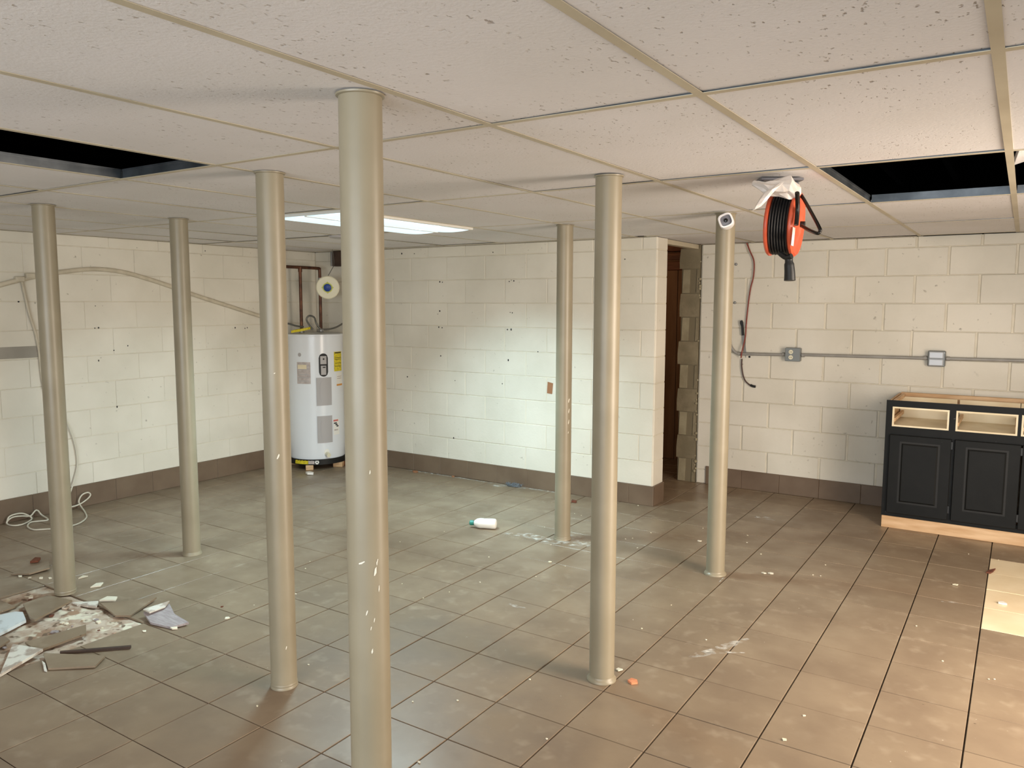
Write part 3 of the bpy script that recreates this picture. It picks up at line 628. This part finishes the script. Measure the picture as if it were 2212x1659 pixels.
# face frame with three drawer openings
dx = [(.040,.388),(.428,.778),(.798+.0,1.15)]
ff = MB(); zt0, zt1 = .724, .862
ff.box(0, Wc, 0, .02, zt1, Hc); ff.box(0, Wc, 0, .02, .665, zt0); ff.box(0, Wc, 0, .02, .085, .135)
xs = [0]+[c for d in dx for c in d]+[Wc]
for k in range(0, len(xs), 2): ff.box(xs[k], xs[k+1], 0, .02, zt0, zt1); ff.box(xs[k], xs[k+1], 0, .02, .135, .665)
ff.build('face_frame', CABBLK, cb)
for a, b in dx:
    w = .011
    d = MB().box(a, b, -.001, .019, zt0, zt0+w).box(a, b, -.001, .019, zt1-w, zt1).box(a, a+w, -.001, .019, zt0+w, zt1-w).box(b-w, b, -.001, .019, zt0+w, zt1-w).build('drawer_opening', WOODW, cb); d['label'] = 'bare cream edge of an empty drawer opening'
    MB().box(a-.01, b+.01, .02, Dp-.05, zt0-.008, zt0+.004).build('drawer_shelf', WOODW, d)
    MB().box(a-.012, b+.012, Dp-.07, Dp-.055, zt0, zt1+.02).build('drawer_back', WOODW, d)
    for x in (a-.002, b-.016): MB().box(x, x+.018, .02, Dp-.06, zt0+.03, zt0+.055).build('drawer_runner', WOODX, d)
for a, b in ((.032,.412),(.430,.806),(.812,1.19)):
    dr = MB().bbox(a, b, -.020, -.001, .112, .668, .004).build('door', CABBLK, cb)
    p0, p1, q0, q1 = a+.078, b-.078, .20, .612
    # recess shade painted as flat darker strips, then raised panel
    g = MB().box(p0-.012, p1+.012, -.0206, -.0198, q0-.012, q0).box(p0-.012, p1+.012, -.0206, -.0198, q1, q1+.012).box(p0-.012, p0, -.0206, -.0198, q0, q1).box(p1, p1+.012, -.0206, -.0198, q0, q1)
    g.build('groove_shade', mat('groove_shade_black', srgb(14,15,16), .6) if 'groove_shade_black' not in bpy.data.materials else bpy.data.materials['groove_shade_black'], dr)
    v = [(p0,-.0199,q0),(p1,-.0199,q0),(p1,-.0199,q1),(p0,-.0199,q1),(p0+.01,-.027,q0+.01),(p1-.01,-.027,q0+.01),(p1-.01,-.027,q1-.01),(p0+.01,-.027,q1-.01)]
    MB().add(v, [(4,5,6,7),(0,1,5,4),(1,2,6,5),(2,3,7,6),(3,0,4,7)]).build('raised_panel', CABBLK, dr)
    for z in (.16, .60): MB().box(b-.004, b+.008, -.018, -.002, z, z+.05).build('hinge', BLACK, dr)
MB().bbox(.004, Wc, .0, .02, .0, .084, .002).build('toe_board', WOODX, cb)
MB().box(.004, .02, .02, Dp, .0, .085).build('toe_board', WOOD, cb)
# ------------------------------------------------------------------ cord reel hanging from the ceiling
RC = Vector((1.075, 1.402, 1.893))
br = thing('ceiling_bracket', 'grey steel bracket fixed to the ceiling above the cord reel', 'bracket', (1.05, 1.40, CH-.002))
MB().bbox(-.085, .085, -.035, .035, -.012, -.001, .002).build('plate', GREYMET, br).rotation_euler = (0, 0, YAW)
o = MB().bbox(.01, .075, -.012, .012, -.062, -.010, .006).build('tab', GREYMET, br); o.rotation_euler = (0, 0, YAW)
o = MB().bbox(-.082, -.068, -.02, .02, -.04, -.010, .003).build('tab', GREYMET, br); o.rotation_euler = (0, 0, YAW)
reel = thing('cord_reel', 'orange cord reel wound with black cable hanging from the ceiling', 'cord reel', tuple(RC))
# reel axis nearly across the view: right disc faces the viewer's right
ax = (rt0*.80 - Vector((fw.x, fw.y, 0)).normalized()*.46 + Vector((0,0,-.06))).normalized(); rq = ax.to_track_quat('Z', 'Y'); re = rq.to_euler()
def rpart(nm, prof, m, n=48, parent=reel):
    o = MB().lathe(prof, n).build(nm, m, parent, 35); o.rotation_euler = re; return o
Rr = .128
rpart('flange', [(.02,-.058),(Rr-.006,-.056),(Rr,-.050),(Rr,-.044),(Rr-.008,-.040),(.02,-.040)], ORANGE)
rpart('flange', [(.02,.034),(Rr-.008,.034),(Rr,.040),(Rr,.048),(Rr-.008,.056),(Rr-.03,.050),(.06,.052),(.045,.060),(0,.061)], ORANGE)
prof = [(.03,-.042)]
for k in range(7): z_ = -.040+.0107*k; prof += [(Rr-.012,z_),(Rr-.006,z_+.0027),(Rr-.004,z_+.0053),(Rr-.006,z_+.008)]
prof += [(Rr-.012,.036),(.03,.036)]
rpart('wound_cable', prof, CORDBLK)
rpart('hub', [(.012,.058),(.012,.078),(0,.079)], BLACK, 16)
o = MB().box(-.022, .022, -.035, .035, .0, .0012).build('paper_label', WHITEP, reel); q2 = rq @ Matrix.Rotation(math.radians(8), 3, 'Z').to_quaternion(); o.rotation_euler = q2.to_euler()
uq = rq @ Vector((0,1,0)); sq = rq @ Vector((1,0,0))
dn = Vector((0,0,-1)); dn = (dn-ax*dn.dot(ax)).normalized()
def on_disc(px, off):
    u, v = px; d = fw+rt*((u-W_PX/2)/F_PX)-up*((v-H_PX/2)/F_PX); t = (RC+ax*off-CAM).dot(ax)/d.dot(ax); return CAM+d*t-RC
o.location = on_disc((1713,511), .0575)
# align the label's long side with the vertical
zax = ax; yax = dn; xax = yax.cross(zax).normalized(); o.rotation_euler = Matrix((xax, yax, zax)).transposed().to_euler()
hp = lambda px, D_: tuple(rp(px, D_)-RC)
MB().tube([tuple(on_disc((1722,416),.066)), tuple(on_disc((1723,450),.066)), tuple(on_disc((1720,486),.07))], .0085, 10, 3).build('frame_bar', BARBLK, reel, 60)
MB().tube([hp((1722,414),3.12), hp((1733,425),3.10), hp((1752,458),3.03), hp((1770,492),2.96), hp((1771,500),2.955), hp((1766,504),2.96), hp((1750,498),3.0), hp((1732,488),3.06)], .0068, 10, 5).build('handle', BARBLK, reel, 60)
MB().tube([hp((1686,548),3.12), hp((1698,556),3.10), hp((1710,553),3.08)], .011, 10, 3).build('strain_relief', BLACK, reel, 60)
MB().tube([hp((1704,552),3.10), hp((1704,562),3.10), hp((1705,575),3.10), hp((1706,590),3.10), hp((1706,606),3.10)], .022, 14, 3, lambda t: .55 if t < .12 else .70 if t < .4 else .85+.25*(t-.4)).build('plug', BLACK, reel, 50)
# crumpled plastic over the reel
rb = random.Random(5)
pb = MB(); rows = []
path = [((1626,396),3.05),((1642,402),3.03),((1662,404),3.02),((1682,402),3.02),((1702,404),3.02),((1716,410),3.04),((1726,412),3.08)]
for k, (px, D_) in enumerate(path):
    c = rp(px, D_); w = [.014,.026,.036,.048,.050,.040,.02][k]; ring = []
    for q in range(10):
        a = 2*math.pi*q/10; rr = w*rb.uniform(.5, 1.3); ring.append(c+up0*rr*math.sin(a)*.9+fw*rr*math.cos(a)*.8+rt0*rb.uniform(-.008,.008))
    rows.append(ring)
v = [p for r_ in rows for p in r_]; f = [(i*10+q, i*10+(q+1) % 10, (i+1)*10+(q+1) % 10, (i+1)*10+q) for i in range(len(rows)-1) for q in range(10)]+[tuple(reversed(range(10))), tuple((len(rows)-1)*10+q for q in range(10))]
pb.add(v, f)
rows = []
for k, (px, D_, w) in enumerate([((1680,398),3.02,.038),((1664,412),3.0,.038),((1652,427),2.99,.032),((1643,440),2.99,.026),((1636,450),2.99,.016)]):
    c = rp(px, D_); ring = []
    for q in range(8):
        a = 2*math.pi*q/8; rr = w*rb.uniform(.7, 1.2); ring.append(c+rt0*rr*math.cos(a)*1.0+fw*rr*math.sin(a)*.6+up0*rr*math.cos(a)*.5)
    rows.append(ring)
v = [p for r_ in rows for p in r_]; pb.add(v, [(i*8+q, i*8+(q+1) % 8, (i+1)*8+(q+1) % 8, (i+1)*8+q) for i in range(len(rows)-1) for q in range(8)]+[tuple(reversed(range(8))), tuple(32+q for q in range(8))])
tag(pb.build('plastic_bag', PLASTIC), 'crumpled white plastic bag stuffed between cord reel and ceiling bracket', 'plastic bag')
# ------------------------------------------------------------------ security camera on its column
sc = thing('security_camera', 'small white bullet security camera clamped to the column head', 'camera', (.512, 2.40, 2.018))
cdir = Vector((.23,-.95,.10)).normalized(); cq = cdir.to_track_quat('Z','Y')
spin = cq @ Matrix.Rotation(math.radians(22), 3, 'Z').to_quaternion()
def sqr(r, z, e=4.0, n=28):
    out = []
    for i in range(n):
        a = 2*math.pi*i/n; c, s_ = math.cos(a), math.sin(a); k = (abs(c)**e+abs(s_)**e)**(-1/e); out.append((r*c*k, r*s_*k, z))
    return out
def loft(rings, cap=True):
    n = len(rings[0]); v = [p for r_ in rings for p in r_]; f = [(i*n+q, i*n+(q+1) % n, (i+1)*n+(q+1) % n, (i+1)*n+q) for i in range(len(rings)-1) for q in range(n)]
    if cap: f += [tuple(reversed(range(n))), tuple((len(rings)-1)*n+q for q in range(n))]
    return MB().add(v, f)
for nm, mb, m in (('body', loft([sqr(.020,-.06,2.2), sqr(.036,-.045,2.4), sqr(.040,-.01,2.8), sqr(.039,.030,3.2), sqr(.037,.040,3.4), sqr(.030,.042,3.4), sqr(.027,.030,3.4)]), CAMW),
                  ('face', loft([sqr(.0275,.0302,3.4), sqr(.0275,.033,3.4), sqr(.026,.034,3.4)]), CAMG),
                  ('lens', MB().lathe([(.0115,.0342),(.0105,.038),(.006,.040),(0,.0405)], 20), LENSB)):
    o = mb.build(nm, m, sc, 40); o.rotation_euler = spin.to_euler()
MB().tube([(0,.0,.02),(-.01,.03,.036),(-.028,.062,.045)], .012, 10, 3).build('mount_arm', CAMW, sc, 50)
# ------------------------------------------------------------------ bottle
bt = thing('plastic_bottle', 'white plastic bottle with teal cap lying on the tiles', 'bottle', (-1.11, 2.555, .0365), math.atan2(-.07,-.17))
o = MB().lathe([(0,-.005),(.028,-.002),(.035,.006),(.036,.03),(.0345,.08),(.036,.11),(.031,.135),(.017,.155),(.015,.162)], 28).build('body', WHITEP, bt, 50); o.rotation_euler = (0, math.pi/2, 0)
o = MB().lathe([(.0175,.158),(.0178,.185),(.015,.188),(0,.188)], 20).build('cap', TEAL, bt, 40); o.rotation_euler = (0, math.pi/2+.0, 0)
o = MB().lathe([(.0178,.1555),(.0178,.1578)], 20).build('cap_ring', INK, bt, 40); o.rotation_euler = (0, math.pi/2, 0)
# ------------------------------------------------------------------ broken tiles and shards
P = {'S1':[(-2.36,.035),(-2.401,.175),(-2.217,.211),(-2.062,-.05),(-2.114,-.048)],'S2':[(-1.858,-.192),(-1.80,.058),(-1.721,.015),(-1.736,-.199)],'S3':[(-1.627,-.401),(-1.893,-.228),(-1.692,-.194)],
'S4':[(-2.34,-.153),(-2.282,-.04),(-2.235,-.024),(-2.11,-.068),(-2.06,-.208),(-2.119,-.247)],'S5':[(-1.718,.302),(-1.678,.42),(-1.565,.373),(-1.435,.362),(-1.472,.289),(-1.597,.263)],
'S6':[(-1.649,-.142),(-1.44,.068),(-1.428,.056),(-1.636,-.15)],'S7':[(-2.084,.282),(-2.09,.329),(-2.032,.35),(-2.001,.321)],'S8':[(-2.34,.375),(-2.366,.423),(-2.341,.449),(-2.309,.414)],'S9':[(-2.535,.414),(-2.556,.451),(-2.523,.462)],
'S10':[(-1.692,-.194),(-1.43,-.058),(-1.373,-.135),(-1.523,-.257)],'S12':[(-3.051,.399),(-3.094,.449),(-3.056,.463),(-3.02,.431)],'S13':[(-2.921,.233),(-2.946,.458),(-2.814,.395),(-2.825,.286)],
'S15':[(-2.549,.009),(-2.40,.003),(-2.418,.062),(-2.37,.0),(-2.37,-.075)],'S16':[(-2.066,-.291),(-2.032,-.203),(-1.95,-.215),(-1.865,-.356)],'S17':[(-1.624,-.232),(-1.593,-.235),(-1.508,-.269),(-1.528,-.271)],
'S18':[(-2.04,.262),(-1.974,.322),(-1.859,.464),(-1.803,.338),(-1.772,.266),(-1.835,.224)],'S19':[(-2.203,.204),(-2.089,.279),(-2.017,.229),(-2.096,.209)]}
def shard(key, z0, th, m, label, tilt=(0,0), name='tile_shard', cat='tile shard', group='broken floor tile pieces', top=None):
    poly = P[key]; cx_, cy_ = sum(p[0] for p in poly)/len(poly), sum(p[1] for p in poly)/len(poly)
    o = MB().prism([(a-cx_, b-cy_) for a, b in poly], 0, th, tilt).build(name, m); o.location = (cx_, cy_, z0)
    return tag(o, label, cat, group)
shard('S1', .0012, .010, TILE, 'large brown tile fragment lying at the foot of the column', (.02,-.06))
shard('S2', .0012, .010, TILE, 'long brown tile fragment tipped beside the pale mortar patch', (-.08,.05))
shard('S3', .0012, .012, SHARDW, 'white triangular tile piece lying face down', (.05,.10))
shard('S4', -.002, .014, SHARDB, 'bluish white plaster slab in the broken floor', (.04,.05), 'plaster_slab', 'plaster slab')
shard('S5', .0012, .010, SHARDL, 'lilac ribbed tile piece tipped up at the edge of the patch', (-.06,.13))
w5 = [(-1.718,.302),(-1.678,.42),(-1.645,.375),(-1.66,.30)]; P['S5w'] = w5
shard('S5w', .033, .006, SHARDW, 'white chip resting on the lilac ribbed tile piece', (-.06,.13), 'plaster_chip', 'plaster chip')
shard('S6', .0012, .011, DARKW, 'long thin dark tile splinter standing on edge', (0,0))
shard('S7', .010, .008, PLASTERM, 'flat cream plaster flake overhanging the broken edge', (.02,.10), 'plaster_chip', 'plaster chip')
shard('S8', .0012, .006, PLASTERM, 'cream plaster flake on whole tiles beside the column foot', (0,.05), 'plaster_chip', 'plaster chip')
shard('S9', .0012, .006, PLASTERM, 'small three-cornered plaster flake behind the column foot', (0,.05), 'plaster_chip', 'plaster chip')
shard('S10', .0012, .009, TILE, 'brown tile fragment with a white chipped corner on whole tiles', (0,.02))
shard('S12', .0012, .012, RUST, 'rusty red flake on the floor near the coiled cord', (0,.1), 'rust_flake', 'flake')
shard('S13', .0012, .009, TILE, 'cracked brown tile fragment near the rusty flake', (.03,.05))
shard('S15', -.001, .009, TILE, 'brown tile sliver beside the bluish plaster slab', (.03,.04))
shard('S16', .0000, .010, TILE, 'brown tile fragment behind the white triangular piece', (.05,.02))
shard('S17', .0012, .006, SHARDW, 'thin white sliver beside the chipped tile fragment', (0,0), 'plaster_chip', 'plaster chip')
shard('S18', .0012, .009, TILE, 'brown tile fragment bridging the end of the pale mortar patch', (-.03,.05))
shard('S19', -.003, .009, SHARDW, 'pale tile piece half sunk in the mortar patch', (.03,.04))
rg = random.Random(12)
chip_m = [PLASTERM, SHARDW, RUST, SHARDL, PLASTERM, BED]
def rubble(cx_, cy_, r_, m, label, z=.0012, name='rubble_chip', group='chips scattered in the broken floor'):
    n = rg.randint(4, 6); a0 = rg.uniform(0, 6); pl = [(r_*rg.uniform(.6,1.2)*math.cos(a0+2*math.pi*k/n), r_*rg.uniform(.5,1.0)*math.sin(a0+2*math.pi*k/n)) for k in range(n)]
    o = MB().prism(pl, 0, max(.003, r_*.35), (rg.uniform(-.1,.1), rg.uniform(-.1,.1))).build(name, m); o.location = (cx_, cy_, z)
    return tag(o, label, 'chip', group)
for k in range(46):
    cx_, cy_ = rg.uniform(-2.28, -1.66), rg.uniform(-.36, .25)
    rubble(cx_, cy_, rg.uniform(.006, .022), chip_m[k % 6], ('small cream plaster chip', 'small mottled white chip', 'small rusty red chip', 'small lilac grey chip', 'small cream plaster chip', 'small pinkish mortar crumb')[k % 6]+' lying on the exposed mortar patch', -.003)
for cx_, cy_, r_ in ((-2.72,.30,.02),(-2.68,.33,.012),(-2.78,.27,.012),(-2.62,.35,.01),(-2.85,.25,.014),(-2.46,.12,.016),(-2.43,.10,.01),(-1.46,.30,.02),(-1.55,.20,.012),(-1.35,.52,.014),(-1.50,.60,.010)):
    rubble(cx_, cy_, r_, PLASTERM if r_ > .011 else RUST, ('small cream chip' if r_ > .011 else 'tiny rusty chip')+' on whole tiles around the broken patch')
# scattered bits over the floor
def bit(x, y, r_, m, label, name='paint_flake', z=.0012): return rubble(x, y, r_, m, label, z, name, 'small bits scattered on the floor')
bit(.623, 1.024, .026, ORCHIP, 'orange brick chip on the floor beside a column foot', 'brick_chip')
bit(.526, 1.09, .016, PLASTERM, 'white flake touching the column foot beside the orange chip')
bit(.177, 3.06, .016, PLASTERM, 'square white flake on the tiles behind the camera column')
bit(.71, 2.67, .013, PLASTERM, 'first of two white crumbs together on the tiles right of the camera column')
bit(.748, 2.684, .016, PLASTERM, 'larger of two white crumbs together near the camera column')
bit(1.668, 3.068, .016, CREAMP, 'yellowish crumb on brown tile beside the cream tiles')
bit(1.893, 2.89, .022, WHITEP, 'white chip on the pale cream tiles')
bit(1.265, .925, .012, CREAMP, 'lone yellowish crumb on bare tiles')
bit(-.437, 2.151, .012, CREAMP, 'pale crumb between the bottle and the columns')
bit(-3.52, 3.059, .05, WHITEP, 'white paper scrap on the floor before the water heater', 'paper_scrap')
bit(-2.36, 3.70, .02, BRICK, 'brown wood splinter against the base tiles', 'wood_splinter')
bit(-2.77, 3.66, .03, BRICK, 'flat reddish chip near the base tiles behind the column', 'brick_chip')
bit(-1.01, 3.51, .035, RUST, 'dark clump on the floor by the base tiles', 'debris_clump')
sp = MB().prism([(-.006,-.05),(.014,-.045),(.012,.0),(.0,.065),(-.012,.0)], 0, .008).build('wood_splinter', RUST); sp.location = (1.824, 3.44, .0012); sp.rotation_euler = (0, 0, -.35); tag(sp, 'dark wood splinter on the edge of the cream tiles', 'splinter')
for k in range(60):
    for _ in range(50):
        x, y = rg.uniform(-1.8, 2.4), rg.uniform(-.3, 4.0)
        px = to_px((x, y, 0))
        if 0 < px[0] < W_PX and px[1] < H_PX and not (x > 1.1 and y > 4.05): break
    bit(x, y, rg.uniform(.003, .0065), PLASTERM if k % 3 else CREAMP, 'tiny white fleck lying on the brown tiles' if k % 3 else 'tiny yellowish fleck lying on the brown tiles', 'paint_flake')
# lint tuft
tf_ = thing('lint_tuft', 'fuzzy blue-grey lint tuft against the base tiles', 'lint', (-1.70, 3.69, .001))
m = MB()
for k in range(60):
    a = rg.uniform(0, 6.28); r1 = rg.uniform(.005, .06); x, y = r1*math.cos(a)*1.3, r1*math.sin(a)*.45
    m.tube([(x, y, .002), (x+rg.uniform(-.02,.02), y+rg.uniform(-.015,.015), rg.uniform(.01,.035)), (x+rg.uniform(-.03,.03), y+rg.uniform(-.02,.02), rg.uniform(.004,.02))], .0022, 4, 2)
m.build('fibres', TUFT, tf_)['kind'] = 'stuff'
# dusty plaster smears on the tiles (thin deposits)
SM = bpy.data.materials.new('plaster_dust'); SM.use_nodes = True; N_, L_ = SM.node_tree.nodes, SM.node_tree.links; b_ = N_['Principled BSDF']; b_.inputs['Base Color'].default_value = srgb(222,216,206); b_.inputs['Roughness'].default_value = .9
g_ = N_.new('ShaderNodeNewGeometry'); n_ = N_.new('ShaderNodeTexNoise'); n_.inputs['Scale'].default_value = 26; n_.inputs['Detail'].default_value = 6; r_ = N_.new('ShaderNodeMapRange'); r_.inputs[1].default_value = .44; r_.inputs[2].default_value = .72; r_.inputs[4].default_value = .8
L_.new(g_.outputs['Position'], n_.inputs['Vector']); L_.new(n_.outputs[0], r_.inputs[0]); L_.new(r_.outputs[0], b_.inputs['Alpha'])
def smear(pts, w):
    v = []; f = []; Pn = [Vector((x, y, 0)) for x, y in pts]
    for i, p in enumerate(Pn):
        t = (Pn[min(i+1, len(Pn)-1)]-Pn[max(i-1, 0)]).normalized(); nn = Vector((-t.y, t.x, 0)); ww = w*(.35 if i in (0, len(Pn)-1) else rg.uniform(.8, 1.2))
        v += [p+nn*ww+Vector((0,0,.0011)), p-nn*ww+Vector((0,0,.0011))]
    f = [(2*i, 2*i+1, 2*i+3, 2*i+2) for i in range(len(Pn)-1)]
    o = MB().add(v, f).build('dust_smear', SM, floor); o['label'] = 'white plaster dust smear'
smear([(.737,1.382),(.765,1.43),(.80,1.49),(.83,1.57),(.866,1.65),(.90,1.72)], .022)
smear([(.74,1.385),(.79,1.46),(.86,1.52),(.93,1.56)], .012)
smear([(-1.0,2.50),(-.85,2.55),(-.72,2.53),(-.60,2.535),(-.50,2.55),(-.40,2.60),(-.33,2.63)], .045)
smear([(-.72,2.68),(-.62,2.70),(-.52,2.68),(-.50,2.58)], .03)
smear([(-.28,1.46),(-.23,1.45),(-.17,1.46)], .016)
smear([(.30,3.86),(.38,3.90),(.46,3.84)], .05)
smear([(1.62,2.75),(1.67,2.77),(1.72,2.78)], .012)
smear([(.53,2.60),(.535,2.48),(.54,2.36)], .006)
smear([(-2.9,3.70),(-2.6,3.71),(-2.2,3.70),(-1.9,3.68),(-1.6,3.70),(-1.2,3.71)], .022)
smear([(-1.9,3.64),(-1.82,3.63),(-1.76,3.64)], .035)
